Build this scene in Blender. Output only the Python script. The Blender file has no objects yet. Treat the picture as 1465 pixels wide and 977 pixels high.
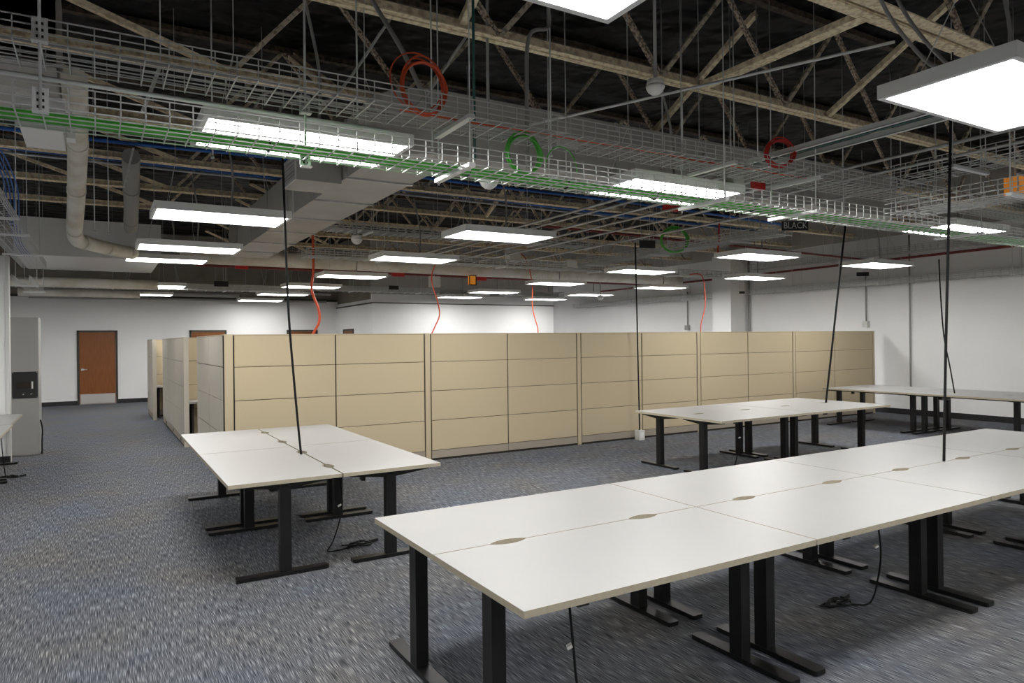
import bpy, bmesh, math, random
from mathutils import Vector, Matrix
random.seed(7)
scn = bpy.context.scene
COL = scn.collection

# ------------------------------------------------------------------ camera, world, exposure
YAW, ROLL = math.radians(30.75), 0.0115
fw = Vector((math.sin(YAW), math.cos(YAW), 0))
r0 = Vector((math.cos(YAW), -math.sin(YAW), 0)); u0 = Vector((0, 0, 1))
rt = r0*math.cos(ROLL) - u0*math.sin(ROLL); up = r0*math.sin(ROLL) + u0*math.cos(ROLL)
cd = bpy.data.cameras.new('camera'); cam = bpy.data.objects.new('camera', cd); COL.objects.link(cam)
cam.matrix_world = Matrix(((rt.x, up.x, -fw.x, 0), (rt.y, up.y, -fw.y, 0), (rt.z, up.z, -fw.z, 1.72), (0, 0, 0, 1)))
cd.sensor_width = 36; cd.lens = 996/1465*36; cd.shift_y = -2/1465; cd.clip_start = .05; cd.clip_end = 200
scn.camera = cam
w = bpy.data.worlds.new('world'); scn.world = w; w.use_nodes = True
w.node_tree.nodes['Background'].inputs[0].default_value = (.8, .85, .9, 1)
w.node_tree.nodes['Background'].inputs[1].default_value = .02
vs = scn.view_settings
vs.view_transform = 'Standard'; vs.look = 'None'; vs.gamma = 1; vs.use_curve_mapping = False
vs.exposure = 0.0
LIGHT = 24.5        # radiance of the ceiling panels

# ------------------------------------------------------------------ materials
MATS = {}
def mat(name, col, rough=.6, metal=0., noise=None, bump=None, emit=None, spec=.5):
    """noise=(scale, colour2, low, high [, stretch]) mixes a second colour; bump=(scale, strength)"""
    m = bpy.data.materials.new(name); m.use_nodes = True; nt = m.node_tree; N = nt.nodes; Lk = nt.links
    b = N['Principled BSDF']; b.inputs['Base Color'].default_value = (*col, 1)
    b.inputs['Roughness'].default_value = rough; b.inputs['Metallic'].default_value = metal
    b.inputs['Specular IOR Level'].default_value = spec
    if noise or bump:
        tc = N.new('ShaderNodeTexCoord'); mp = N.new('ShaderNodeMapping'); Lk.new(tc.outputs['Object'], mp.inputs[0])
    if noise:
        sc, c2, lo, hi = noise[:4]
        if len(noise) > 4: mp.inputs['Scale'].default_value = noise[4]
        nz = N.new('ShaderNodeTexNoise'); nz.inputs['Scale'].default_value = sc; nz.inputs['Detail'].default_value = 4
        Lk.new(mp.outputs[0], nz.inputs['Vector'])
        rp = N.new('ShaderNodeValToRGB'); rp.color_ramp.elements[0].position = lo; rp.color_ramp.elements[1].position = hi
        rp.color_ramp.elements[0].color = (*c2, 1); rp.color_ramp.elements[1].color = (*col, 1)
        Lk.new(nz.outputs['Fac'], rp.inputs[0]); Lk.new(rp.outputs[0], b.inputs['Base Color'])
    if bump:
        n2 = N.new('ShaderNodeTexNoise'); n2.inputs['Scale'].default_value = bump[0]; n2.inputs['Detail'].default_value = 3
        Lk.new(mp.outputs[0], n2.inputs['Vector'])
        bp = N.new('ShaderNodeBump'); bp.inputs['Strength'].default_value = bump[1]; bp.inputs['Distance'].default_value = bump[2] if len(bump) > 2 else .02
        Lk.new(n2.outputs['Fac'], bp.inputs['Height']); Lk.new(bp.outputs[0], b.inputs['Normal'])
    if emit:
        b.inputs['Emission Color'].default_value = (*emit[0], 1); b.inputs['Emission Strength'].default_value = emit[1]
    MATS[name] = m; return m
mat('wall_white', (.84, .84, .84), .85, noise=(1.5, (.815, .815, .815), .35, .65))
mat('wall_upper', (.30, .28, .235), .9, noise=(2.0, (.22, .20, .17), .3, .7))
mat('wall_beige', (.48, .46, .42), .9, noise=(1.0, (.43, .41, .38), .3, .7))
mat('deck_black', (.0080, .0082, .0085), .5, noise=(.9, (.005, .005, .0052), .3, .7), bump=(1.1, 1.0, .5), spec=.13)
mat('baseboard', (.012, .012, .014), .5)
mat('tile_tan', (.52, .432, .288), .75, noise=(420, (.495, .41, .272), .4, .6))
mat('post_tan', (.50, .415, .28), .5)
mat('gap_dark', (.020, .015, .010), .8)
mat('raceway', (.33, .285, .23), .55)
mat('grey_tan', (.50, .46, .385), .6)
mat('desk_white', (.345, .342, .335), .40, noise=(3, (.335, .332, .325), .3, .7))
mat('desk_edge', (.43, .385, .29), .55, noise=(60, (.38, .335, .25), .3, .7))
mat('black_coat', (.007, .007, .007), .42, spec=.35)
mat('black_plastic', (.012, .012, .012), .5)
mat('cord_black', (.006, .006, .006), .6, spec=.25)
mat('cream_steel', (.90, .79, .56), .7, noise=(22, (.60, .47, .30), .38, .56))
mat('flaked_steel', (.60, .50, .38), .8, noise=(45, (.15, .11, .08), .42, .56))
mat('web_steel', (.66, .58, .44), .75, noise=(24, (.22, .18, .13), .36, .52))
mat('rust_steel', (.10, .075, .05), .8, noise=(20, (.04, .03, .02), .4, .6))
mat('galv', (.55, .555, .55), .42, .5, noise=(9, (.44, .445, .44), .35, .65))
mat('galv_bright', (.75, .76, .76), .38, .4)
mat('wire_zinc', (.60, .61, .60), .4, .35)
mat('duct_grey', (.48, .47, .44), .55, .1, noise=(1.5, (.41, .40, .375), .35, .65))
mat('pipe_cream', (.76, .74, .67), .75, noise=(4, (.62, .57, .47), .3, .62))
mat('pipe_grey', (.33, .325, .31), .65)
mat('fixture_white', (.80, .80, .78), .5)
mat('diffuser', (.9, .9, .9), .5, emit=((1.0, .985, .955), LIGHT))
mat('green', (.085, .48, .05), .5)
mat('teal', (.02, .10, .09), .5)
mat('blue', (.02, .12, .45), .5)
mat('orange', (.72, .095, .03), .5)
mat('red', (.55, .02, .015), .5)
mat('pipe_red', (.20, .03, .022), .6)
mat('door_wood', (.25, .078, .009), .45, noise=(5, (.19, .055, .006), .3, .7, (9, 9, .7)))
mat('door_frame', (.045, .038, .030), .5)
mat('kick_plate', (.62, .60, .58), .35, .6)
mat('chrome', (.6, .6, .58), .25, .9)
mat('cabinet', (.36, .355, .34), .5)
mat('white_plastic', (.66, .66, .64), .5)
mat('amber', (.8, .30, .03), .5, emit=((1.0, .33, .03), .25))
mat('sign_black', (.008, .008, .008), .6)
mat('sign_text', (.55, .55, .53), .6)
mat('dome', (.75, .74, .72), .35)
# carpet: short streaks of blue-grey, charcoal and a little tan along the pile (Y)
def carpet():
    m = bpy.data.materials.new('carpet'); m.use_nodes = True; nt = m.node_tree; N = nt.nodes; L = nt.links
    b = N['Principled BSDF']; b.inputs['Roughness'].default_value = .95; b.inputs['Specular IOR Level'].default_value = .1
    tc = N.new('ShaderNodeTexCoord')
    def nz(scale, vec, det=2):
        mp = N.new('ShaderNodeMapping'); mp.inputs['Scale'].default_value = vec; L.new(tc.outputs['Object'], mp.inputs[0])
        n = N.new('ShaderNodeTexNoise'); n.inputs['Scale'].default_value = scale; n.inputs['Detail'].default_value = det
        L.new(mp.outputs[0], n.inputs['Vector']); return n
    def ramp(src, stops):
        r = N.new('ShaderNodeValToRGB'); e = r.color_ramp.elements
        e[0].position, e[0].color = stops[0][0], (*stops[0][1], 1); e[1].position, e[1].color = stops[-1][0], (*stops[-1][1], 1)
        for p, c in stops[1:-1]: k = e.new(p); k.color = (*c, 1)
        L.new(src, r.inputs[0]); return r
    streak = ramp(nz(1, (300, 8, 1), 1.5).outputs['Fac'], [(.27, (.020, .022, .027)), (.43, (.066, .070, .080)), (.56, (.135, .140, .150)), (.73, (.36, .365, .372))])
    tint = ramp(nz(1, (1.3, 1.0, 1), 3).outputs['Fac'], [(.34, (.93, .99, 1.09)), (.50, (1, 1, 1.02)), (.68, (1.07, 1.01, .93))])
    mx = N.new('ShaderNodeMix'); mx.data_type = 'RGBA'; mx.blend_type = 'MULTIPLY'; mx.inputs[0].default_value = 1
    L.new(streak.outputs[0], mx.inputs[6]); L.new(tint.outputs[0], mx.inputs[7])
    L.new(mx.outputs[2], b.inputs['Base Color'])
    bp = N.new('ShaderNodeBump'); bp.inputs['Strength'].default_value = .5; bp.inputs['Distance'].default_value = .006
    L.new(nz(1, (140, 9, 1), 2).outputs['Fac'], bp.inputs['Height']); L.new(bp.outputs[0], b.inputs['Normal'])
    MATS['carpet'] = m
carpet()

# ------------------------------------------------------------------ mesh helpers
class MB:
    def __init__(s): s.v = []; s.f = []; s.m = []; s.smooth = False
    def add(s, vs, fs, mi=0):
        o = len(s.v); s.v += [tuple(p) for p in vs]; s.f += [[i+o for i in f] for f in fs]; s.m += [mi]*len(fs); return s
    def box(s, x0, x1, y0, y1, z0, z1, mi=0):
        return s.add([(x0, y0, z0), (x1, y0, z0), (x1, y1, z0), (x0, y1, z0), (x0, y0, z1), (x1, y0, z1), (x1, y1, z1), (x0, y1, z1)],
                     [(0, 3, 2, 1), (4, 5, 6, 7), (0, 1, 5, 4), (1, 2, 6, 5), (2, 3, 7, 6), (3, 0, 4, 7)], mi)
    def bar(s, p, q, w, h, upv=(0, 0, 1), w2=None, h2=None, mi=0):
        p, q = Vector(p), Vector(q); d = (q-p).normalized(); u = Vector(upv)
        if abs(d.dot(u)) > .99: u = Vector((0, 1, 0))
        a = d.cross(u).normalized(); b = a.cross(d).normalized(); vs = []
        for e, ww, hh in ((p, w, h), (q, w2 or w, h2 or h)):
            for sx, sy in ((-1, -1), (1, -1), (1, 1), (-1, 1)): vs.append(e+a*sx*ww/2+b*sy*hh/2)
        return s.add(vs, [(0, 1, 2, 3), (7, 6, 5, 4), (0, 4, 5, 1), (1, 5, 6, 2), (2, 6, 7, 3), (3, 7, 4, 0)], mi)
    def tube(s, pts, r, n=6, closed=False, mi=0, caps=True):
        pts = [Vector(p) for p in pts]; k = len(pts); vs = []; fs = []; prev = None
        for i, p in enumerate(pts):
            if closed: d = pts[(i+1) % k]-pts[i-1]
            else: d = pts[min(i+1, k-1)]-pts[max(i-1, 0)]
            d.normalize()
            if prev is None:
                u = Vector((0, 0, 1)) if abs(d.z) < .9 else Vector((0, 1, 0)); a = d.cross(u).normalized()
            else: a = (prev - d*prev.dot(d)).normalized()
            prev = a; b = d.cross(a); rr = r[i] if isinstance(r, (list, tuple)) else r
            for j in range(n):
                t = 2*math.pi*(j+.5)/n; vs.append(p+a*math.cos(t)*rr+b*math.sin(t)*rr)
        for i in range(k if closed else k-1):
            for j in range(n):
                fs.append((i*n+j, i*n+(j+1) % n, ((i+1) % k)*n+(j+1) % n, ((i+1) % k)*n+j))
        if caps and not closed: fs += [tuple(range(n))[::-1], tuple(range((k-1)*n, k*n))]
        if n > 4: s.smooth = True
        return s.add(vs, fs, mi)
    def prism(s, poly, z0, z1, mi=0, mside=None):
        k = len(poly); vs = [(x, y, z0) for x, y in poly]+[(x, y, z1) for x, y in poly]
        s.add(vs, [tuple(range(k))[::-1], tuple(range(k, 2*k))]+[(i, (i+1) % k, k+(i+1) % k, k+i) for i in range(k)], mi)
        if mside is not None:
            for i in range(k): s.m[-1-i] = mside
        return s
    def lathe(s, prof, c=(0, 0, 0), n=16, mi=0):
        vs = []; fs = []; k = len(prof)
        for r, z in prof:
            for j in range(n):
                t = 2*math.pi*j/n; vs.append((c[0]+r*math.cos(t), c[1]+r*math.sin(t), c[2]+z))
        for i in range(k-1):
            for j in range(n): fs.append((i*n+j, i*n+(j+1) % n, (i+1)*n+(j+1) % n, (i+1)*n+j))
        fs += [tuple(range(n))[::-1], tuple(range((k-1)*n, k*n))]; s.smooth = True
        return s.add(vs, fs, mi)
    def mesh(s, name, mats, off=(0, 0, 0)):
        me = bpy.data.meshes.new(name); ox, oy, oz = off
        me.from_pydata([(x-ox, y-oy, z-oz) for x, y, z in s.v], [], s.f)
        for mm in (mats if isinstance(mats, (list, tuple)) else [mats]): me.materials.append(MATS[mm])
        me.polygons.foreach_set('material_index', s.m)
        if s.smooth:
            me.polygons.foreach_set('use_smooth', [len(f) <= 4 for f in s.f])
        me.update(); return me
    def build(s, name, mats, parent=None, label=None, off=None):
        if off is None: off = WL.get(parent.name, (0, 0, 0)) if parent else (0, 0, 0)
        o = bpy.data.objects.new(name, s.mesh(name, mats, off)); COL.objects.link(o)
        if parent: o.parent = parent; WL[o.name] = off
        if label: o['label'] = label
        return o
WL = {}      # world origin of each thing, so parts can be given in room coordinates
def T(name, label, cat, loc=(0, 0, 0), group=None):
    o = bpy.data.objects.new(name, None); COL.objects.link(o); o.location = loc; o.empty_display_size = .1
    o['label'] = label; o['category'] = cat
    if group: o['group'] = group
    WL[o.name] = tuple(loc); return o
def tag(o, label, cat, group=None):
    o['label'] = label; o['category'] = cat
    if group: o['group'] = group
    return o
def single(name, mb, mats, label, cat, group=None):
    """a thing that is one mesh: origin at its middle bottom"""
    xs, ys, zs = zip(*mb.v); off = ((min(xs)+max(xs))/2, (min(ys)+max(ys))/2, min(zs))
    o = mb.build(name, mats, off=off); o.location = off; WL[o.name] = off
    return tag(o, label, cat, group)
def struct(name, mb, mats):
    o = mb.build(name, mats); o['kind'] = 'structure'; return o
def inst(me, name, parent, loc, rot=(0, 0, 0)):
    o = bpy.data.objects.new(name, me); COL.objects.link(o); o.parent = parent; o.location = loc; o.rotation_euler = rot; return o
def copy_tree(o, parent=None):
    c = o.copy(); COL.objects.link(c); c.parent = parent
    for ch in o.children: copy_tree(ch, c)
    return c
def circ(c, r, n, ax='xz', a0=0, a1=2*math.pi, r2=None):
    out = []; r2 = r2 or r
    for i in range(n+1):
        t = a0+(a1-a0)*i/n
        u, v_ = r*math.cos(t), r2*math.sin(t)
        out.append({'xz': (c[0]+u, c[1], c[2]+v_), 'xy': (c[0]+u, c[1]+v_, c[2]), 'yz': (c[0], c[1]+u, c[2]+v_)}[ax])
    return out
def spline(pts, n=8):
    P = [Vector(p) for p in pts]; P = [P[0]*2-P[1]]+P+[P[-1]*2-P[-2]]; out = []
    for i in range(1, len(P)-2):
        a, b, c, d = P[i-1:i+3]
        for k in range(n):
            t = k/n
            out.append(.5*((2*b)+(c-a)*t+(2*a-5*b+4*c-d)*t*t+(3*b-a-3*c+d)*t**3))
    out.append(P[-2]); return out

# ------------------------------------------------------------------ the room
DECK = 5.06
XL, XR, YN, YD, YC, XS, XE = -6.0, 15.15, -6.0, 23.55, 20.0, 7.05, 13.58
struct('floor', MB().box(XL, XR, YN, YD+.0, -.1, 0), 'carpet')
struct('ceiling', MB().box(XL, XR, YN, YD, DECK, DECK+.1), 'deck_black')
struct('wall_back', MB().box(XL, XR+.2, YD, YD+.2, 0, 3.13), 'wall_white')
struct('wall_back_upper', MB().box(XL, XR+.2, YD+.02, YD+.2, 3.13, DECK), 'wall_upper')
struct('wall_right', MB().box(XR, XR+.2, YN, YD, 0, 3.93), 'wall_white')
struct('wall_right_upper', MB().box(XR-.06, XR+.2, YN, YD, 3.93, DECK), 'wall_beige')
struct('wall_left', MB().box(XL-.2, XL, YN, YD, 0, DECK), 'wall_white')
struct('wall_front', MB().box(XL, XR, YN-.2, YN, 0, DECK), 'wall_white')
# the block of rooms in the far middle: its left side and its bright front
struct('wall_side', MB().box(XS, XS+.12, YC+.12, YD, 0, 3.0), 'wall_white')
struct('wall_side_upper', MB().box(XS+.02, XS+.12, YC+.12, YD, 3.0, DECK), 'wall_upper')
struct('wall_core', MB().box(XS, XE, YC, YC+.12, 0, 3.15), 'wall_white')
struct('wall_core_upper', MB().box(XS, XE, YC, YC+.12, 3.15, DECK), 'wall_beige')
# end of the partition wall at the left of the frame, with its corner bead
wl = struct('wall_stub', MB().box(XL, -1.165, 12.62, 12.76, 0, 3.05), 'wall_white')
MB().box(-1.165, -1.12, 12.60, 12.78, 0, 3.05).build('corner_trim', 'white_plastic', wl)
wc = struct('wall_column', MB().box(14.5, XR, 12.95, 13.6, 0, 3.93), 'wall_white')
struct('baseboard_back', MB().box(XL, -.52, YD-.014, YD, 0, .12).box(.50, 2.43, YD-.014, YD, 0, .12).box(3.5, 5.36, YD-.014, YD, 0, .12), 'baseboard')
struct('baseboard_right', MB().box(XR-.014, XR, YN, 12.95, 0, .12).box(XR-.014, XR, 13.6, YD, 0, .12), 'baseboard')
struct('baseboard_stub', MB().box(XL, -1.12, 12.586, 12.6, 0, .10), 'baseboard')
# dark rails that cap the painted walls
struct('trim_1', MB().box(XL, XS, YD-.05, YD, 3.09, 3.16), 'door_frame')
struct('trim_2', MB().box(XS, XE, YC-.03, YC, 2.87, 2.90), 'door_frame')
struct('trim_3', MB().box(XS-.03, XS, YC, YD, 2.86, 2.90), 'door_frame')
def door(n, x0, x1, ax='y', handle=-1):
    def bx(mb, a0, a1, d0, d1, z0, z1):       # along the wall, out of the wall
        return mb.box(a0, a1, YD-d1, YD-d0, z0, z1) if ax == 'y' else mb.box(XS-d1, XS-d0, a0, a1, z0, z1)
    fr = MB(); bx(fr, x0, x0+.055, -.02, .035, 0, 2.14); bx(fr, x1-.055, x1, -.02, .035, 0, 2.14); bx(fr, x0, x1, -.02, .035, 2.085, 2.14)
    d = struct('door_%d' % n, fr, 'door_frame')
    sl = bx(MB(), x0+.06, x1-.06, .0, .022, .012, 2.08).build('door_leaf', 'door_wood', d)
    bx(MB(), x0+.075, x1-.075, .022, .026, .02, .30).build('kick_plate', 'kick_plate', sl, 'brushed metal kick plate')
    hx = x0+.13 if handle < 0 else x1-.13
    h = bx(MB(), hx-.03, hx+.03, .022, .03, .98, 1.04); bx(h, hx-.01, hx+.01, .03, .07, 1.0, 1.02); bx(h, hx-.01, hx+.12*(-handle), .06, .075, 1.0, 1.022) if handle < 0 else bx(h, hx-.12, hx+.01, .06, .075, 1.0, 1.022)
    h.build('lever_handle', 'chrome', sl, 'chrome lever handle')
    return d
door(1, -.52, .50); door(2, 2.43, 3.50); door(3, 5.36, 6.37); door(4, 21.75, 22.80, 'x')

# ------------------------------------------------------------------ ceiling lights
def make_light(label, x, y, z=3.0, rods=True):
    t = T('ceiling_light', label, 'ceiling light', (x, y, z), 'flat panel ceiling lights')
    hx, hy, h = .635, .335, .075
    mb = MB()
    mb.box(x-hx, x+hx, y-hy, y-hy+.03, z, z+h).box(x-hx, x+hx, y+hy-.03, y+hy, z, z+h)
    mb.box(x-hx, x-hx+.03, y-hy+.03, y+hy-.03, z, z+h).box(x+hx-.03, x+hx, y-hy+.03, y+hy-.03, z, z+h)
    mb.box(x-hx+.03, x+hx-.03, y-hy+.03, y+hy-.03, z+.03, z+h)
    mb.build('housing', 'fixture_white', t)
    MB().box(x-hx+.03, x+hx-.03, y-hy+.03, y+hy-.03, z+.004, z+.012).build('diffuser_panel', 'diffuser', t, 'glowing white diffuser')
    if rods:
        for sx in (-1, 1):
            for sy in (-1, 1):
                MB().tube([(x+sx*.5, y+sy*.2, z+h), (x+sx*.42, y, z+h+.45)], .003, 4).build('suspension_wire', 'wire_zinc', t)
            MB().tube([(x+sx*.42, y, z+h+.45), (x+sx*.42, y, DECK)], .004, 4).build('suspension_rod', 'wire_zinc', t)
        MB().tube(spline([(x+.1, y, z+h), (x+.12, y+.03, z+.5), (x+.05, y+.1, z+1.0)], 5), .011, 6).build('power_whip', 'pipe_grey', t)
    return t
LIGHTS = [  # x, y, z, label
    (1.16, 1.89, 3.0, 'bright ceiling light cut by the top edge of the picture'),
    (4.28, 1.89, 3.0, 'largest ceiling light, hanging at the upper right above the foreground desks'),
    (9.12, 1.89, 3.0, 'ceiling light just outside the right edge, in line with the largest one'),
    (1.16, 4.58, 3.0, 'long ceiling light behind the wire tray, above the left aisle'),
    (4.32, 4.58, 3.0, 'ceiling light seen through the green cable tray at middle right'),
    (9.12, 4.60, 3.0, 'ceiling light behind the tray at far right, beside the tall black cord'),
    (1.10, 7.66, 3.0, 'ceiling light just left of the wide grey duct, nearest of the three stacked there'),
    (4.31, 7.53, 3.0, 'ceiling light above the middle of the tan partition'),
    (9.12, 7.58, 3.0, 'ceiling light in front of the beige upper wall, above the white column'),
    (12.27, 7.53, 3.0, 'ceiling light nearest the right wall, under the red pipe'),
    (1.08, 10.35, 3.0, 'second of three stacked ceiling lights left of the grey duct'),
    (4.30, 10.23, 3.0, 'ceiling light behind the mesh tray with the orange cable drop'),
    (9.02, 10.26, 3.0, 'ceiling light crossed by the straight black cord'),
    (12.32, 10.33, 3.0, 'ceiling light just above the white column'),
    (1.03, 13.33, 3.15, 'third and smallest of the stacked ceiling lights left of the grey duct'),
    (4.32, 13.43, 3.0, 'ceiling light beneath the cream round duct'),
    (9.10, 13.28, 3.0, 'ceiling light beneath the round duct, by the brown pipe'),
    (12.37, 13.33, 3.0, 'ceiling light left of the column, right of the straight black cord'),
    (1.08, 17.33, 3.0, 'small far ceiling light under the galvanised duct'),
    (4.29, 16.33, 3.0, 'far ceiling light crossed by the orange cable drop near the doors'),
    (9.20, 16.38, 3.0, 'far ceiling light under the amber lamp'),
    (12.38, 16.28, 3.0, 'far ceiling light with a small dome sensor before it'),
    (1.08, 20.45, 3.0, 'farthest ceiling light at the left, over the wooden door'),
    (4.27, 19.15, 3.0, 'far ceiling light second from the back wall'),
    (9.27, 18.60, 3.0, 'far ceiling light against the white core wall'),
    (12.34, 18.60, 3.0, 'far ceiling light at the right corner of the core wall'),
    (4.27, 22.15, 3.0, 'ceiling light closest to the back wall'),
]
for x, y, z, lb in LIGHTS: make_light(lb, x, y, z)
make_light('unseen fill light added behind the core wall, left one', 9.5, 21.8, 3.0, rods=False)  # two unseen lamps added to spill light onto the far right wall
make_light('unseen fill light added behind the core wall, right one', 12.6, 21.8, 3.0, rods=False)
for x in (1.1, 4.2, 9.0, 12.2):  # unseen lamp rows added for the light they give the room
    for y in (-1.1, -4.1):
        make_light('unseen ceiling light added behind the viewpoint, %s row, %s column from the left' % ({-1.1: 'nearer', -4.1: 'farther'}[y], {1.1: 'first', 4.2: 'second', 9.0: 'third', 12.2: 'fourth'}[x]), x, y, 3.0, rods=False)
for x in (-3.6,):  # unseen column; its last three lamps are added to brighten the back wall
    for y in (1.9, 4.45, 7.5, 10.2, 13.9, 17.0, 20.2):
        make_light('unseen ceiling light outside the left edge, %s from the front' % {1.9: 'first', 4.45: 'second', 7.5: 'third', 10.2: 'fourth', 13.9: 'fifth', 17.0: 'sixth', 20.2: 'seventh'}[y], x, y, 3.0, rods=False)

# ------------------------------------------------------------------ steel joists
ZB, ZT = 4.0, 4.98
def joist(y, label, wide=.11, first=1.0, xend=XR, x0=-2.0):
    t = T('steel_joist', label, 'joist', (x0, y, ZB), 'open web steel joists')
    for sgn, nm in ((-1, 'near'), (1, 'far')):
        c = y+sgn*wide*.29
        MB().box(x0+.6, xend, c-wide*.2, c+wide*.2, ZB, ZB+.012).box(x0+.6, xend, c-sgn*wide*.2-.005, c-sgn*wide*.2+.005, ZB+.012, ZB+.085).build('bottom_chord_angle', 'cream_steel', t)
    MB().box(x0, xend, y-.04, y+.04, ZT, ZT+.06).build('top_chord', 'rust_steel', t)
    sp = 1.65; x = first
    MB().bar((x0, y, ZT), (first, y, ZB+.03), .05, .05).build('end_web', 'cream_steel', t)
    def piece(dx, nm):
        key = (nm, round(dx, 2))
        if key not in joist.cache:
            joist.cache[key] = MB().bar((0, 0, 0), (dx, 0, ZT-ZB-.02), .038, .038).mesh(nm, 'flaked_steel' if dx < 0 else 'web_steel')
        return joist.cache[key]
    while x < xend-.9:
        inst(piece(sp/2, 'web_diagonal'), 'web_diagonal', t, (x-x0, 0, .03))
        inst(piece(-sp/2, 'web_diagonal'), 'web_diagonal', t, (x+sp-x0, 0, .03))
        x += sp
    return t
joist.cache = {}
JY = [1.15, 2.9, 4.6, 6.33, 8.05, 9.8, 11.55, 13.2, 14.95, 16.7, 18.4, 20.1, 21.8]
JN = ['open web steel joist passing overhead nearest the viewpoint', 'wide cream steel joist at the upper right corner, nearest in view',
      'long cream steel joist crossing the top of the picture', 'cream steel joist running right behind the upper wire tray',
      'steel joist directly behind the bend of the grey duct', 'steel joist just in front of the blue cables', 'steel joist behind the blue cables, left part crossing the cream pipe',
      'steel joist in front of the cream round duct', 'steel joist just behind the cream round duct', 'steel joist before the far galvanised duct end',
      'steel joist just before the white core wall', 'third steel joist from the back wall', 'steel joist closest to the back wall']
for i, (y, n) in enumerate(zip(JY, JN)): joist(y, n, .24 if i == 1 else .125, xend=XR if y < YC else XS, **(dict(first=4.9, x0=2.7) if y > 14 else {}))
# braces between the joists, along Y
def brace(p, q, label, w=.06):
    return single('joist_brace', MB().bar(p, q, w, .05).bar((p[0]+w*.5, p[1], p[2]+.03), (q[0]+w*.5, q[1], q[2]+.03), .008, .07), 'cream_steel', label, 'brace', 'braces between the joists')
brace((4.75, 2.98, 4.02), (4.77, 4.54, 4.02), 'cream steel brace joining the corner joist to the long joist', .11)
brace((2.30, 2.98, 4.9), (2.32, 4.56, 4.05), 'sloping cream brace above the dome sensor')
brace((1.35, 4.64, 4.05), (1.35, 6.28, 4.93), 'sloping cream brace at top left of the orange coil')
brace((6.6, 2.98, 4.9), (6.6, 4.56, 4.04), 'sloping brace behind the largest light')
brace((1.9, 6.4, 4.05), (1.9, 8.0, 4.93), 'sloping brace above the grey duct bend')
brace((5.6, 4.66, 4.9), (5.6, 6.27, 4.05), 'sloping brace behind the red coil')
brace((3.4, 9.86, 4.05), (3.4, 11.5, 4.9), 'sloping brace beside the far side of the grey duct')
brace((6.3, 9.86, 4.9), (6.3, 11.5, 4.05), 'sloping brace behind the middle ceiling light')

# ------------------------------------------------------------------ ducts and pipes
def duct_main():
    t = T('air_duct', 'wide grey sheet metal duct bending from the tray toward the back', 'duct', (2.55, 6.1, 3.4))
    x0, x1, y0, y1, zb, zt = 2.2, 2.9, 5.72, 6.42, 3.4, 3.985
    ys = [6.95, 8.2, 9.5, 10.8, 12.1, 13.4, 14.4]
    for a, b in zip(ys[:-1], ys[1:]):
        m = MB().box(x0, x1, a+.004, b-.004, zb, zt); m.build('duct_section', 'duct_grey', t)
    for a in ys[:-1]:
        m = MB().box(x0-.018, x1+.018, a-.02, a+.02, zb-.018, zb).box(x0-.018, x0, a-.02, a+.02, zb, zt).box(x1, x1+.018, a-.02, a+.02, zb, zt)
        m.build('flange', 'galv', t)
    R = .53; poly = []
    cx, cy = x0+R, y0+R
    for i in range(9):
        ang = math.pi+(math.pi/2)*i/8; poly.append((cx+R*math.cos(ang), cy+R*math.sin(ang)))
    poly += [(3.5, y0), (3.5, y1)]
    poly += [(x1+.12, y1), (x1+.035, y1+.035), (x1, y1+.12), (x1, 6.946), (x0, 6.946)]
    MB().prism(poly, zb, zt).build('elbow', 'duct_grey', t)
    xs = [3.504, 4.7, 6.0, 7.3, 8.6, 9.8]
    for a, b in zip(xs[:-1], xs[1:]): MB().box(a, b-.006, y0, y1, zb, zt).build('duct_section', 'duct_grey', t)
    for a in xs[1:-1]: MB().box(a-.02, a+.02, y0-.018, y1+.018, zb-.018, zb).box(a-.02, a+.02, y0-.018, y0, zb, zt).build('flange', 'galv', t)
    return t
duct_main()
def supply_box(loc, label, sx=.46, sy=.55, sz=.26):
    x, y, z = loc
    t = T('supply_grille_box', label, 'air grille', loc)
    MB().box(x, x+sx, y, y+sy, z, z+sz).build('box', 'duct_grey', t)
    fr = MB().box(x-.015, x, y, y+sy, z, z+.03).box(x-.015, x, y, y+sy, z+sz-.03, z+sz).box(x-.015, x, y, y+.03, z+.03, z+sz-.03).box(x-.015, x, y+sy-.03, y+sy, z+.03, z+sz-.03)
    g = fr.build('grille_frame', 'white_plastic', t)
    for k in range(6):
        zz = z+.045+k*(sz-.09)/5; MB().box(x-.012, x-.002, y+.03, y+sy-.03, zz-.006, zz+.006).build('louver', 'white_plastic', g)
    return t
supply_box((1.73, 7.1, 3.36), 'grey air box with white grille on the left side of the bent duct')
single('plenum_duct', MB().box(-1.15, .98, 13.75, 16.5, 3.22, 3.80).box(-1.15, .98, 13.72, 13.75, 3.20, 3.82), 'galv_bright', 'broad galvanised plenum duct at far left under the cream pipe', 'duct')
single('round_duct', MB().tube([(1.4, 14.9, 3.46), (4, 14.9, 3.46), (8, 14.92, 3.44), (14.6, 14.95, 3.42)], .17, 14), 'pipe_cream', 'long cream round duct crossing the far middle of the ceiling', 'duct')
def sect_pipe(name, label, pts, r, m, cat='pipe', n=12, rings=True):
    t = T(name, label, cat, pts[0]); sp = spline(pts, 8)
    MB().tube(sp, r, n).build('pipe_run', m, t)
    if rings:
        for i in range(6, len(sp)-2, 8):
            d = (sp[i+1]-sp[i]).normalized()*.03
            MB().tube([sp[i]-d, sp[i]+d], r*1.06, n).build('joint_ring', m, t)
    return t
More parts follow.
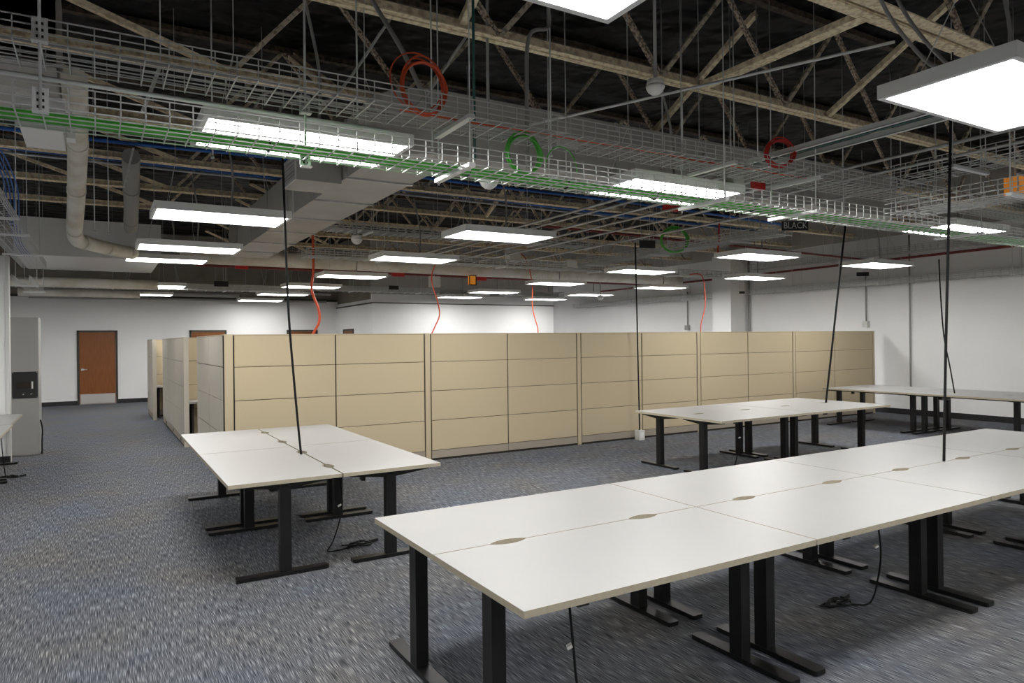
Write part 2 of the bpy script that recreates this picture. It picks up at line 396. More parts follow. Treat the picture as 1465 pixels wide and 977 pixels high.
sect_pipe('insulated_pipe', 'thick cream pipe dropping toward the back at far left', [(-.14, 6.6, 3.86), (-.15, 7.6, 3.82), (-.165, 8.7, 3.76), (-.21, 10.0, 3.47), (-.25, 11.25, 3.21), (-.10, 11.55, 3.16), (.2, 12.2, 3.17), (.5, 12.85, 3.2)], .098, 'pipe_cream')
sect_pipe('insulated_pipe', 'grey pipe right of the thick cream pipe, above the stacked lights', [(.36, 9.4, 3.95), (.42, 11.0, 3.75), (.46, 12.4, 3.55)], .1, 'pipe_grey')
def pipe(label, pts, r, m, name='conduit', cat='conduit', n=8, group=None):
    return single(name, MB().tube(pts, r, n), m, label, cat, group)
single('return_duct', MB().box(-3.2, -.28, 6.5, 7.85, 3.92, 4.9).box(-3.2, -.26, 6.5, 6.53, 3.90, 4.9).box(-.31, -.26, 6.5, 7.87, 3.90, 4.9), 'duct_grey', 'big grey sheet metal duct at the top left behind the wire trays', 'duct')
single('control_box', MB().box(-.50, -.22, 6.45, 7.15, 3.40, 3.62).box(-.52, -.20, 6.43, 6.46, 3.38, 3.64).box(-.2, -.14, 6.6, 6.75, 3.38, 3.46), 'fixture_white', 'pale grey metal box below the big duct at far left', 'box')
MBp = MB().tube([(-.36, 6.8, 3.62), (-.36, 6.8, 3.92)], .01, 6)
single('hanger_rod', MBp, 'wire_zinc', 'short rod holding the pale grey metal box', 'rod')
pipe('upper blue cable bundle crossing behind the grey duct', spline([(-3, 9.5, 4.16), (0, 9.55, 4.14), (2, 9.52, 4.17), (5, 9.5, 4.13), (8, 9.62, 4.16), (11.5, 9.7, 4.12), (13.2, 9.75, 4.08)], 6), .024, 'blue', 'cable_bundle', 'cable')
pipe('lower blue cable bundle strapped to a grey rail', spline([(-3, 10.45, 4.15), (0, 10.5, 4.15), (2.5, 10.5, 4.13), (5, 10.45, 4.15), (8, 10.5, 4.12), (12.8, 10.6, 4.10)], 6), .024, 'blue', 'cable_bundle', 'cable')
pipe('grey rail carrying the lower blue cable bundle', [(-3, 10.5, 4.10), (12.8, 10.55, 4.07)], .016, 'galv', n=6)
for k, (x, z, y0, y1) in enumerate([(5.2, 3.34, 4.4, 12.6), (5.5, 3.36, 4.4, 12.6), (5.78, 3.32, 4.2, 12.9), (6.3, 3.36, 1.2, 13.2), (6.65, 3.33, 1.2, 13.0), (7.6, 3.36, 4.0, 13.2)]):
    pipe(['leftmost', 'second', 'third', 'fourth', 'fifth', 'rightmost'][k]+' of the parallel steel conduits running back above the middle lights', [(x, y0, z), (x, y1, z)], .016, 'galv', group='parallel steel conduits')
for k, (x, z) in enumerate([(4.86, 3.22), (4.98, 3.24), (5.1, 3.22)]):
    single('strut_rail', MB().box(x-.02, x+.02, 1.0, 4.3, z, z+.005).box(x-.02, x-.016, 1.0, 4.3, z, z+.04).box(x+.016, x+.02, 1.0, 4.3, z, z+.04), ['galv_bright', 'teal', 'galv_bright'][k],
           ['left silver strut rail sloping down beneath the largest light', 'teal strut rail beside two silver ones under the largest light', 'right silver strut rail under the largest light'][k], 'rail', 'strut rails under the largest light')
pipe('dark red sprinkler pipe along the right wall', [(15.0, 3.0, 3.42), (15.0, 12.4, 3.38)], .028, 'pipe_red', 'sprinkler_pipe', 'pipe')
pipe('dark red sprinkler pipe beyond the white column', [(14.9, 13.9, 3.36), (14.9, 19.0, 3.36)], .028, 'pipe_red', 'sprinkler_pipe', 'pipe')
pipe('rust brown pipe crossing below the cream round duct', [(1.8, 16.0, 3.38), (14.9, 16.0, 3.34)], .03, 'pipe_red', 'sprinkler_pipe', 'pipe')
pipe('thin rust pipe ending at the right wall above the near right light', [(6.0, 9.2, 3.52), (14.9, 9.3, 3.42)], .02, 'pipe_red', 'sprinkler_pipe', 'pipe')
for k, (y, z, r, x1) in enumerate([(16.84, 3.0, .105, 1.13), (19.95, 2.99, .10, .93), (21.2, 3.1, .07, 3.5), (22.4, 3.28, .05, 6.5), (22.9, 3.05, .04, 6.5)]):
    pipe(['thick pale pipe under the galvanised plenum', 'thick pale pipe behind the nearer one at far left', 'grey pipe over the wooden door', 'upper thin pipe along the back wall', 'lower thin pipe along the back wall'][k],
         [(-1.6, y, z), (x1, y, z)], r, 'pipe_cream' if k < 2 else 'pipe_grey', 'wall_pipe', 'pipe', 10)
pipe('grey conduit running down the right wall beside the partition end', [(15.12, 8.55, 0.0), (15.12, 8.55, 3.9)], .017, 'pipe_grey')
t = T('wall_conduit', 'grey wall conduit ending in an outlet box right above the partition end', 'conduit', (15.1, 9.55, 1.93))
MB().tube([(15.12, 9.55, 2.02), (15.12, 9.55, 3.1)], .015, 8).build('conduit_pipe', 'pipe_grey', t)
MB().box(15.06, 15.15, 9.49, 9.61, 1.92, 2.06).build('outlet_box', 'white_plastic', t)
t = T('wall_conduit', 'far grey wall conduit dropping left of the white column', 'conduit', (15.1, 15.16, 1.98))
MB().tube([(15.12, 15.16, 2.06), (15.12, 15.16, 3.1)], .018, 8).build('conduit_pipe', 'pipe_grey', t)
MB().box(15.06, 15.15, 15.09, 15.23, 1.96, 2.1).build('outlet_box', 'pipe_grey', t)
pipe('grey conduit in the corner beside the white column', [(15.1, 12.86, 0), (15.1, 12.86, 3.9)], .03, 'pipe_grey')
# bent flexible conduits near the front
pipe('flexible grey conduit looping down from the long joist to the trays', spline([(2.9, 4.3, 4.25), (2.87, 4.25, 4.02), (2.62, 4.12, 3.85), (2.55, 4.05, 3.4), (2.55, 4.05, 2.9)], 6), .014, 'pipe_grey')
pipe('flexible grey conduit curving down toward the orange coil', spline([(1.55, 4.55, 4.3), (1.56, 4.4, 4.0), (1.66, 4.1, 3.55), (1.78, 3.95, 3.15)], 6), .016, 'pipe_grey')
pipe('left flexible conduit feeding the largest light', spline([(4.0, 2.5, 4.2), (3.98, 2.4, 3.7), (4.05, 2.2, 3.3), (4.1, 2.0, 3.09)], 6), .011, 'pipe_grey')
pipe('right flexible conduit feeding the largest light', spline([(4.25, 2.6, 4.2), (4.2, 2.4, 3.7), (4.2, 2.2, 3.35), (4.25, 2.0, 3.09)], 6), .011, 'pipe_grey')
pipe('straight thin conduit slanting across below the corner joist', [(3.3, 5.2, 3.62), (5.15, 3.0, 3.92)], .012, 'galv_bright')
pipe('thin silver conduit along the upper tray at the top left', [(-3, 4.05, 3.02), (1.6, 4.08, 3.02)], .012, 'galv_bright')

# ------------------------------------------------------------------ wire basket trays
def tray(label, ax, a0, a1, c, z, wd=.34, h=.10, pitch=.1, sup=(), rods=True, group=None, longs=5, r=.0026, top=DECK, name='cable_tray'):
    """ax 'x' or 'y': run direction; c: centre on the other axis"""
    P = (lambda a, b, zz: (a, b, zz)) if ax == 'x' else (lambda a, b, zz: (b, a, zz))
    t = T(name, label, 'cable tray', P((a0+a1)/2, c, z), group)
    mb = MB(); b0, b1 = c-wd/2, c+wd/2
    for k in range(longs+1):
        b = b0+wd*k/longs; mb.bar(P(a0, b, z), P(a1, b, z), 2*r, 2*r)
    for zz in (z+h*.34, z+h*.67, z+h):
        for b in (b0, b1): mb.bar(P(a0, b, zz), P(a1, b, zz), 2*r, 2*r)
    n = int((a1-a0)/pitch)
    for i in range(n+1):
        a = a0+i*pitch
        mb.bar(P(a, b0, z-2*r), P(a, b1, z-2*r), 2*r, 2*r)
        for b in (b0, b1): mb.bar(P(a, b, z-2*r), P(a, b, z+h), 2*r, 2*r)
    o = mb.build('wire_basket', 'wire_zinc', t); o['kind'] = 'stuff'
    for s_ in sup:
        q = MB()
        q.box(*sorted((P(s_-.02, 0, 0)[0], P(s_+.02, 0, 0)[0])), b0-.06, b1+.06, z-.03, z-.006) if ax == 'x' else q.box(b0-.06, b1+.06, s_-.02, s_+.02, z-.03, z-.006)
        q.build('trapeze_bar', 'galv_bright', t)
        if rods:
            for b in (b0-.035, b1+.035): MB().tube([P(s_, b, z-.05), P(s_, b, top)], .0045, 5).build('hanger_rod', 'wire_zinc', t)
    return t
lo = tray('lower long wire basket tray carrying the green cable bundle', 'x', -3, 11.2, 3.79, 2.75, .36, .10, sup=(1.86, 3.95, 5.0, 7.6, 9.6))
hi = tray('upper long wire basket tray with the orange coil hanging on it', 'x', -3, 9.6, 3.79, 3.03, .36, .10, sup=(1.86, 4.05, 5.05, 7.6), rods=False)
# slotted side brackets and centre hangers tying the two trays together
for k, (x, y) in enumerate([(-.2, 3.585), (1.02, 3.99)]):
    t = T('tray_hanger', ['slotted steel hanger joining the two trays at far left', 'steel hanger in front of the long left ceiling light'][k], 'hanger', (x, y, 2.7))
    MB().tube([(x, y-.02, 2.72), (x, y-.02, DECK)], .007, 6).build('hanger_rod', 'galv', t)
    for z in (2.72, 3.02):
        b = MB().box(x-.03, x+.03, y-.012, y-.006, z-.01, z+.10); b.box(x-.03, x+.03, y-.05, y-.006, z-.012, z-.006); br = b.build('slotted_bracket', 'galv_bright', t)
        for q in range(3): MB().box(x-.014, x+.014, y-.0135, y-.011, z+.012+q*.028, z+.024+q*.028).build('slot', 'gap_dark', br)
tray('wire basket tray branching toward the right from the green cable tray', 'y', -.5, 3.6, 6.22, 2.80, .45, .12, sup=(1.0, 2.6))
tray('upper wire basket tray above the right branch tray', 'y', -.5, 3.6, 6.2, 3.10, .45, .10, sup=(1.4, 3.0))
tray('wire basket tray along the left wall', 'y', 3.5, 13.4, -.86, 2.96, .32, .10, sup=(6.2, 8.2, 9.4, 11.4))
tray('lower wire basket tray along the left wall', 'y', 12.9, 16.5, -1.0, 2.72, .22, .08, sup=(13.9, 15.5), pitch=.25, longs=2, r=.002)
tray('mesh tray crossing in front of the cream round duct', 'x', 2.9, 12.9, 11.45, 3.12, .3, .12, sup=(4.2, 6.6, 8.8, 11.0), pitch=.15, r=.0065)
tray('upper mesh tray with teal cables behind the middle ceiling light', 'x', 3.02, 8.4, 10.9, 3.5, .4, .10, sup=(3.8, 5.4, 7.0), pitch=.15, r=.0065)
tray('mesh tray with a green coil running back through the middle', 'y', 6.6, 12.4, 8.5, 3.2, .35, .12, sup=(7.4, 9.2, 11.0), pitch=.12, r=.0055)
tray('wire tray along the right wall near the partition end', 'y', 3.0, 12.6, 14.9, 2.86, .3, .12, sup=(6.4, 9.0, 11.2), pitch=.15, r=.0055)
tray('wire tray along the right wall beyond the white column', 'y', 13.8, 20.5, 14.9, 2.86, .3, .12, sup=(15, 17.4), pitch=.2, r=.008)
tray('upper wire tray along the right wall above the red pipe', 'y', 3.0, 12.4, 14.7, 3.48, .3, .12, sup=(7.2, 10.2), pitch=.15, r=.0055)
tray('far mesh tray along the core wall', 'x', 4.6, 13.0, 18.7, 3.12, .3, .12, sup=(6, 8, 11), pitch=.2, r=.008)
tray('far mesh tray under the plenum at the left', 'x', -1.2, 4.4, 17.7, 2.98, .3, .12, sup=(.3, 2.6), pitch=.2, r=.008)

# ------------------------------------------------------------------ cables on and around the trays
def wob(x0, x1, y, z, n=16, a=.012):
    return spline([(x0+(x1-x0)*i/n, y+random.uniform(-a, a), z+random.uniform(0, a*.5)) for i in range(n+1)], 4)
t = T('green_cable_bundle', 'bright green cable bundle lying in the lower long tray', 'cable', (3.5, 3.9, 2.77))
for k in range(15):
    MB().tube(wob(-3, 9.6, 3.85+.0135*(k % 5), 2.764+.0135*(k//5), a=.005), .0085, 6).build('cable', 'green', t)
for x in (-.62, .8, 2.0, 2.75, 3.55, 4.6): MB().tube(circ((x, 3.882, 2.778), .042, 12, 'yz', 0, 2*math.pi, .030), .006, 5).build('cable_tie', 'black_plastic', t)
pipe('thin red cable pair lying in the upper long tray', wob(1.5, 5.2, 3.75, 3.045), .006, 'orange', 'cable', 'cable', 6)
pipe('pale cable lying in the upper long tray at the left', wob(-3, 4.5, 3.68, 3.045), .008, 'pipe_grey', 'cable', 'cable', 6)
def coil(label, c, r, r2, turns, thick, m, tiltx=0, tiltz=0, spread=.05, wire=.0055, name='cable_coil'):
    pts = []; n = 28
    R = Matrix.Rotation(tiltz, 3, 'Z') @ Matrix.Rotation(tiltx, 3, 'X')
    ph = 0
    for i in range(turns*n+1):
        tt = 2*math.pi*i/n; k = i/n
        rr = 1-.15*abs(math.sin(k*2.3+.4*math.sin(k*5)))
        p = Vector((math.cos(tt)*r*rr, spread*math.sin(k*1.9), math.sin(tt)*r2*rr-(1-rr)*r2*.6)); pts.append(Vector(c)+R @ p)
    return single(name, MB().tube(pts, wire, 6), m, label, 'cable coil')
coil('large orange cable coil hanging on the upper tray', (1.63, 3.70, 3.19), .150, .170, 7, 0, 'orange', spread=.03, wire=.0052)
single('cable_loop', MB().tube(circ((1.60, 3.73, 3.22), .165, 26, 'xz', 0, 2*math.pi, .165), .0042, 6), 'orange', 'single thin orange loop around the top of the orange coil', 'cable')
coil('green cable coil standing on the lower tray in front of the duct', (2.38, 3.82, 2.93), .142, .135, 7, 0, 'green', spread=.025, wire=.0056)
single('cable_loop', MB().tube(circ((2.70, 3.86, 2.86), .13, 22, 'xz', 0, math.pi, .16), .0042, 6), 'green', 'single thin green cable loop right of the green coil', 'cable')
coil('red cable coil tilted on the end of the upper tray', (4.78, 3.74, 3.22), .125, .12, 6, 0, 'red', tiltz=-.55, spread=.05, wire=.0055)
coil('far green cable coil on the mesh tray in the middle', (8.3, 8.6, 3.37), .25, .22, 6, 0, 'green', tiltz=-.5, spread=.05, wire=.012)
def drop(label, pts, r, m, name='cable_drop'):
    return single(name, MB().tube(spline(pts, 8), r, 6), m, label, 'cable')
drop('orange cable drop hanging in front of the third wooden door', [(3.5, 13.2, 4.0), (3.47, 13.05, 3.10), (3.42, 13, 2.7), (3.54, 13, 2.35), (3.55, 13, 2.1), (3.42, 13, 1.84), (3.4, 13, 1.6)], .024, 'orange')
drop('thin red cable drop in front of the left part of the core wall', [(5.42, 11.55, 3.14), (5.42, 11.9, 3.12), (5.40, 12, 2.85), (5.52, 12, 2.45), (5.55, 12, 2.2), (5.45, 12, 1.98), (5.38, 12, 1.84)], .012, 'orange')
drop('thin red cable drop in front of the right part of the core wall', [(8.9, 14.95, 4.02), (8.9, 14.3, 3.7), (8.9, 14, 3.1), (8.9, 14, 2.6), (8.95, 14, 2.3), (9.05, 14, 2.0), (9.05, 14, 1.8)], .012, 'orange')
drop('thin red cable drop left of the white column', [(11.44, 11.4, 3.15), (11.44, 11.1, 3.13), (11.46, 11, 3.0), (11.5, 11, 2.7), (11.5, 11, 2.4), (11.38, 11, 2.05), (11.36, 11, 1.84)], .012, 'orange')
drop('red cable drop below the red panel behind the green coil', [(8.6, 7.9, 3.6), (8.58, 7.9, 3.3), (8.55, 7.9, 3.0)], .014, 'red')

# ------------------------------------------------------------------ small ceiling fittings
def dome(label, x, y, z, s=1.0, stem=None, name='dome_sensor'):
    t = T(name, label, 'sensor', (x, y, z))
    MB().lathe([(.02*s, .075*s), (.055*s, .07*s), (.062*s, .045*s), (.062*s, .03*s)], (x, y, z), 18).build('base', 'fixture_white', t)
    MB().lathe([(.066*s, .03*s), (.066*s, .015*s), (.052*s, -.012*s), (.03*s, -.03*s), (.012*s, -.036*s)], (x, y, z), 18).build('dome_cover', 'dome', t)
    if stem: MB().tube([(x, y, z+.07*s), (x, y, DECK)], .012, 8).build('stem', 'pipe_grey', t)
dome('white dome sensor hanging from the long joist at top centre', 3.22, 3.5, 3.38, .95, 1.0)
dome('small white dome sensor left of the mesh tray beside the duct', 3.4, 10.3, 3.25, 1.3, .8)
dome('tiny white dome sensor in front of the far right light', 12.2, 15.6, 2.86, 1.4, .6)
dome('white dome sensor beneath the lower long tray by the trapeze bar', 2.55, 4.6, 2.9, 1.1, .5)
def hung_box(label, loc, size, m, name='junction_box', cat='box', rod=True, frame=None):
    x, y, z = loc; sx, sy, sz = size
    t = T(name, label, cat, loc)
    MB().box(x-sx/2, x+sx/2, y-sy/2, y+sy/2, z, z+sz).build('body', m, t)
    if frame: MB().box(x-sx/2-.02, x+sx/2+.02, y-sy/2-.01, y-sy/2, z-.02, z).box(x-sx/2-.02, x+sx/2+.02, y-sy/2-.01, y-sy/2, z+sz, z+sz+.02).box(x-sx/2-.02, x-sx/2, y-sy/2-.01, y-sy/2, z, z+sz).box(x+sx/2, x+sx/2+.02, y-sy/2-.01, y-sy/2, z, z+sz).build('frame', frame, t)
    else: MB().box(x-sx/2+.01, x+sx/2-.01, y-sy/2-.004, y-sy/2, z+.01, z+sz-.01).build('cover_plate', m, t)
    if rod: MB().tube([(x, y, z+sz), (x, y, DECK)], .006, 5).build('hanger_rod', 'wire_zinc', t)
    return t
hung_box('pale cover plates in the upper tray right of the green coil', (2.83, 3.97, 3.06), (.17, .02, .09), 'white_plastic', rod=False)
hung_box('pale cover plates in the lower tray below the green loop', (2.80, 3.98, 2.77), (.17, .02, .06), 'white_plastic', rod=False)
hung_box('white louvred box hanging at the end of the tray near the red coil', (4.88, 4.3, 3.02), (.13, .10, .14), 'white_plastic')
hung_box('white louvred box above the mesh tray behind the middle light', (7.3, 12.2, 3.32), (.25, .2, .25), 'white_plastic')
hung_box('small white box on the mesh tray right of the middle light', (8.1, 11.3, 3.15), (.24, .1, .14), 'white_plastic', rod=False)
hung_box('white square box under the round duct near the amber lamp', (7.0, 15.4, 3.02), (.28, .1, .26), 'white_plastic')
hung_box('small amber lamp hanging below the round duct', (7.6, 14.6, 3.04), (.15, .1, .2), 'amber', 'amber_lamp', 'lamp', True, 'gap_dark')
hung_box('amber lamp behind the trays at the right edge', (7.66, 3.3, 3.07), (.17, .12, .17), 'amber', 'amber_lamp', 'lamp', True, 'white_plastic')
for k, (x, y, z, lb, s) in enumerate([
        (2.62, 15.5, 3.28, 'red tag box at the left end of the round duct', 1.0), (6.15, 15.6, 3.26, 'red tag box under the middle of the round duct', 1.2),
        (8.4, 15.6, 3.24, 'red tag box between the amber lamp and a ceiling light', 1.0), (6.6, 6.9, 3.42, 'red panel above the far green coil', 1.0), (5.55, 4.6, 3.16, 'red tag beyond the red coil', .6)]):
    hung_box(lb, (x, y, z), (.26*s, .05, .13*s), 'red', 'red_tag', 'sign')
def sign(label, loc, size, text=None, ax='y', rz=0):
    x, y, z = loc; sx, sz = size
    t = T('hanging_sign', label, 'sign', loc); t.rotation_euler = (0, 0, rz)
    MB().box(-sx/2, sx/2, -.012, .012, 0, sz).build('sign_board', 'sign_black', t, off=(0, 0, 0))
    for s_ in (-1, 1): MB().tube([(s_*sx*.4, 0, sz), (s_*sx*.4, 0, DECK-z)], .003, 4).build('hanger_wire', 'wire_zinc', t, off=(0, 0, 0))
    if text:
        cu = bpy.data.curves.new('lettering', 'FONT'); cu.body = text; cu.size = sz*.95; cu.align_x = 'CENTER'; cu.align_y = 'CENTER'; cu.extrude = .001
        tmp = bpy.data.objects.new('lettering_curve', cu); COL.objects.link(tmp)
        dg = bpy.context.evaluated_depsgraph_get(); me = bpy.data.meshes.new_from_object(tmp.evaluated_get(dg))
        bpy.data.objects.remove(tmp); me.materials.clear(); me.materials.append(MATS['sign_text'])
        o = bpy.data.objects.new('lettering', me); COL.objects.link(o); o.parent = t; o.location = (0, -.0135, sz/2); o.rotation_euler = (math.pi/2, 0, 0); o.scale = (min(1, sx*.92/max(me.vertices, key=lambda v: v.co.x).co.x/2), 1, 1)
    return t
sign('black hanging sign with pale lettering behind the green cable tray', (7.42, 5.6, 3.035), (.32, .115), 'BLACK', rz=-.55)
sign('small black hanging sign below the far green coil', (7.43, 8.3, 3.14), (.26, .12), rz=-.3)
sign('small black hanging sign over the left end of the core wall', (6.58, 17.0, 3.06), (.26, .10))
sign('small black hanging sign on the core wall left light', (9.9, 17.6, 3.02), (.3, .10))
sign('small black hanging sign above the partition near the column', (14.3, 12.4, 2.85), (.14, .06), rz=-.5)
sign('small black hanging sign on the right wall tray', (14.62, 9.3, 3.05), (.26, .09), rz=-.6)
sign('small black hanging sign near the back wall left of the orange drop', (2.4, 16.8, 3.0), (.3, .12))

# ------------------------------------------------------------------ tan cubicle partitions
TH, PH = .075, 1.83
ROWS = [(.145, .572), (.578, .998), (1.004, 1.418), (1.424, 1.815)]
tile_cache = {}
def partition(label, ax, c, segs, posts, tile='tile_tan', end_post=True, outlets=False):
    """runs along ax at cross position c; segs = panel extents, posts = post extents"""
    lo_, hi_ = min([s[0] for s in segs+posts]), max([s[1] for s in segs+posts])
    org = ((lo_+hi_)/2, c, 0) if ax == 'x' else (c, (lo_+hi_)/2, 0)
    t = T('cubicle_partition', label, 'partition', org)
    B = (lambda mb, a0, a1, th, z0, z1: mb.box(a0, a1, c-th/2, c+th/2, z0, z1)) if ax == 'x' else (lambda mb, a0, a1, th, z0, z1: mb.box(c-th/2, c+th/2, a0, a1, z0, z1))
    for a0, a1 in segs:
        B(MB(), a0, a1, TH-.02, .0, PH-.012).build('panel_core', 'gap_dark', t)
        for z0, z1 in ROWS:
            wdt = round(a1-a0-.016, 3); key = (wdt, round(z1-z0, 3), tile)
            if key not in tile_cache:
                g = MB(); e = .004; x_, h_ = wdt/2, (z1-z0)/2
                g.box(-x_+e, x_-e, -TH/2, TH/2, -h_+e, h_-e).box(-x_, x_, -TH/2+e, TH/2-e, -h_, h_)
                tile_cache[key] = g.mesh('panel_tile', tile)
            m_ = (a0+a1)/2
            loc = (m_-org[0], 0, (z0+z1)/2) if ax == 'x' else (0, m_-org[1], (z0+z1)/2)
            inst(tile_cache[key], 'panel_tile', t, loc, (0, 0, 0 if ax == 'x' else math.pi/2))
        rc = B(MB(), a0+.004, a1-.004, TH-.004, .032, .139).build('base_raceway', 'raceway', t)
        B(MB(), a0, a1, TH+.002, PH-.012, PH).build('top_cap', 'post_tan', t)
        if outlets:
            m_ = a0+(a1-a0)*.35; B(MB(), m_-.05, m_+.05, TH+.004, .05, .11).build('outlet_plate', 'gap_dark', rc)
    for a0, a1 in posts:
        if ax == 'y':
            B(MB(), a0, a1, TH+.002, .005, PH+.002).build('end_cap', 'grey_tan', t); continue
        B(MB(), a0+.010, a1-.010, TH+.004, .005, PH+.002).build('post', 'post_tan', t)
        B(MB(), a0, a1, TH-.03, .012, PH-.012).build('post_core', 'gap_dark', t)
    return t
XP = [1.45, 2.73, 4.015, 4.113, 5.394, 6.70, 6.785, 8.085, 9.404, 9.493, 10.763, 12.082, 12.169, 13.445, 14.80]
partition('long tan cubicle partition facing the desks across the middle', 'x', 9.24,
          [(XP[0], XP[1]), (XP[1], XP[2]), (XP[3], XP[4]), (XP[4], XP[5]), (XP[6], XP[7]), (XP[7], XP[8]), (XP[9], XP[10]), (XP[10], XP[11]), (XP[12], XP[13]), (XP[13], XP[14])],
          [(1.33, 1.45), (XP[2], XP[3]), (XP[5], XP[6]), (XP[8], XP[9]), (XP[11], XP[12]), (14.80, 14.88)])
partition('tan side partition at the left end of the long partition', 'y', 1.375, [(9.30, 10.58), (10.58, 11.86)], [(11.86, 11.94)], 'grey_tan')
partition('second tan side partition along the left aisle', 'y', 1.255, [(12.76, 14.2), (14.2, 15.65), (15.65, 17.1)], [(12.68, 12.76)], 'grey_tan', outlets=True)
partition('farthest tan side partition along the left aisle', 'y', 1.09, [(17.62, 18.6), (18.6, 19.5)], [(17.56, 17.62)], 'grey_tan')
partition('inner tan partition behind the first cubicle opening', 'x', 13.42, [(1.32, 2.7), (2.7, 4.1), (4.1, 5.5)], [(5.5, 5.58)])
partition('inner cross partition inside the first cubicle', 'y', 4.1, [(9.32, 11.3), (11.3, 13.36)], [])
partition('inner tan partition behind the second cubicle opening', 'x', 18.68, [(1.15, 2.6), (2.6, 4.0)], [(4.0, 4.08)])
partition('inner cross partition inside the second cubicle', 'y', 2.75, [(13.5, 16.0), (16.0, 18.6)], [])
def worktop(label, x0, x1, y0, y1):
    t = T('worktop', label, 'worktop', ((x0+x1)/2, (y0+y1)/2, 0))
    MB().box(x0, x1, y0, y1, .71, .74).build('top', ['desk_white'], t)
    for x in (x0+.05, x1-.08): MB().box(x, x+.03, y0+.1, y1-.05, 0, .71).build('shade_support_panel', 'gap_dark', t)  # supports coloured dark to stand in for the shade under the worktop
worktop('white cubicle worktop seen through the first opening', 1.31, 3.9, 12.80, 13.36)
worktop('white cubicle worktop seen through the second opening', 1.15, 2.6, 18.02, 18.62)

# ------------------------------------------------------------------ sit-stand desks
DZ = .72
def make_desk(L, D=.80):
    """local: length along X, user's edge at -Y, cable scallops in the +Y edge"""
    t = bpy.data.objects.new('standing_desk', None); COL.objects.link(t); t.empty_display_size = .1
    X, Y = L/2, D/2; poly = [(-X, -Y), (X, -Y), (X, Y)]
    for cx in (X*.52, -X*.52):
        for i in range(9):
            u = 1-i/4; poly.append((cx+.105*u, Y-.036*(1-u*u)))
    poly.append((-X, Y))
    e = .0025
    tp = MB().prism(poly, DZ-.028, DZ, 0, 1); tp.m[0] = 1
    tp.build('tabletop', ['desk_white', 'desk_edge'], t)
    for s in (-1, 1):
        x = s*(X-.095)
        MB().box(x-.034, x+.034, -.041, .041, .028, DZ-.07).box(x-.030, x+.030, -.037, .037, DZ-.07, DZ-.03).build('leg_column', 'black_coat', t)
        f = MB(); f.prism([(x-.04, -.34), (x-.032, -.348), (x+.032, -.348), (x+.04, -.34), (x+.04, .31), (x+.032, .318), (x-.032, .318), (x-.04, .31)], .006, .030)
        f.box(x-.03, x+.03, -.335, -.30, 0, .006).box(x-.03, x+.03, .27, .305, 0, .006)
        f.build('foot', 'black_coat', t)
        b = MB().bar((x, 0, DZ-.058), (x, -.33, DZ-.038), .05, .055, w2=.05, h2=.018).bar((x, 0, DZ-.058), (x, .33, DZ-.038), .05, .055, w2=.05, h2=.018)
        b.build('top_bracket', 'black_coat', t)
    MB().box(-X+.12, X-.12, -.022, .022, DZ-.075, DZ-.036).build('crossbar', 'black_coat', t)
    MB().box(-.13, .13, .10, .20, DZ-.062, DZ-.029).build('control_box', 'black_plastic', t)
    MB().bar((-X+.27, .16, DZ-.03), (-X+.28, .165, DZ-.125), .05, .03).build('connector_box', 'black_plastic', t)
    MB().tube(spline([(-X+.13, .05, DZ-.05), (-X+.18, .12, DZ-.075), (-X+.25, .22, DZ-.05), (-X+.36, .25, DZ-.07), (0, .2, DZ-.06)], 5), .005, 5).build('motor_cable', 'cord_black', t)
    h = MB().bar((-X+.30, -Y+.05, DZ-.03), (-X+.30, -Y+.055, DZ-.052), .055, .03).build('control_handset', 'black_plastic', t)
    return t
def cluster(L, D, spots):
    """spots: (x, y, rotation, label, group)"""
    base = make_desk(L, D)
    for i, (x, y, r, lb, gp) in enumerate(spots):
        o = base if i == 0 else copy_tree(base)
        o.location = (x, y, 0); o.rotation_euler = (0, 0, r); tag(o, lb, 'desk', gp); WL[o.name] = (x, y, 0)
ORD = ['nearest', 'second', 'third', 'farthest']
sp = []
for i in range(4):
    x = 1.335+1.70*i+.85
    sp.append((x, 2.185+.4025, 0, 'white standing desk, %s on the near side of the long foreground row' % ORD[i], 'foreground desk row'))
    sp.append((x, 3.80-.4025, math.pi, 'white standing desk, %s on the far side of the long foreground row' % ORD[i], 'foreground desk row'))
cluster(1.692, .803, sp)
sp = []
for i in range(2):
    y = 5.215+1.635*i+.8175
    sp.append((1.18, y, -math.pi/2, 'white standing desk in the left cluster, aisle side, %s' % ['nearer of two', 'farther of two'][i], 'left desk cluster'))
    sp.append((2.005, y, math.pi/2, 'white standing desk in the left cluster, right side, %s' % ['nearer of two', 'farther of two'][i], 'left desk cluster'))
cluster(1.625, .81, sp)
sp = []
for i in range(2):
    x = 6.39+1.735*i+.8675
    sp.append((x, 5.87+.39, 0, 'white standing desk before the partition, near side, %s' % ['left one', 'right one'][i], 'desk cluster before the partition'))
    sp.append((x, 7.43-.39, math.pi, 'white standing desk before the partition, far side, %s' % ['left one', 'right one'][i], 'desk cluster before the partition'))
cluster(1.725, .778, sp)
sp = []
for i in range(3):
    y = 8.57-1.64*i-.82
    sp.append((12.12+.38, y, -math.pi/2, 'white standing desk by the right wall, room side, %s from the partition' % ['first', 'second', 'third'][i], 'desk cluster by the right wall'))
    sp.append((13.64-.38, y, math.pi/2, 'white standing desk by the right wall, wall side, %s from the partition' % ['first', 'second', 'third'][i], 'desk cluster by the right wall'))
cluster(1.63, .757, sp)
cluster(1.63, .80, [(-1.365, 12.5-.82, math.pi/2, 'white standing desk at the left edge beside the grey cabinet', 'desks at the left edge'),
                    (-1.34, 12.5-2.47, math.pi/2, 'white standing desk cut by the left edge of the picture', 'desks at the left edge')])

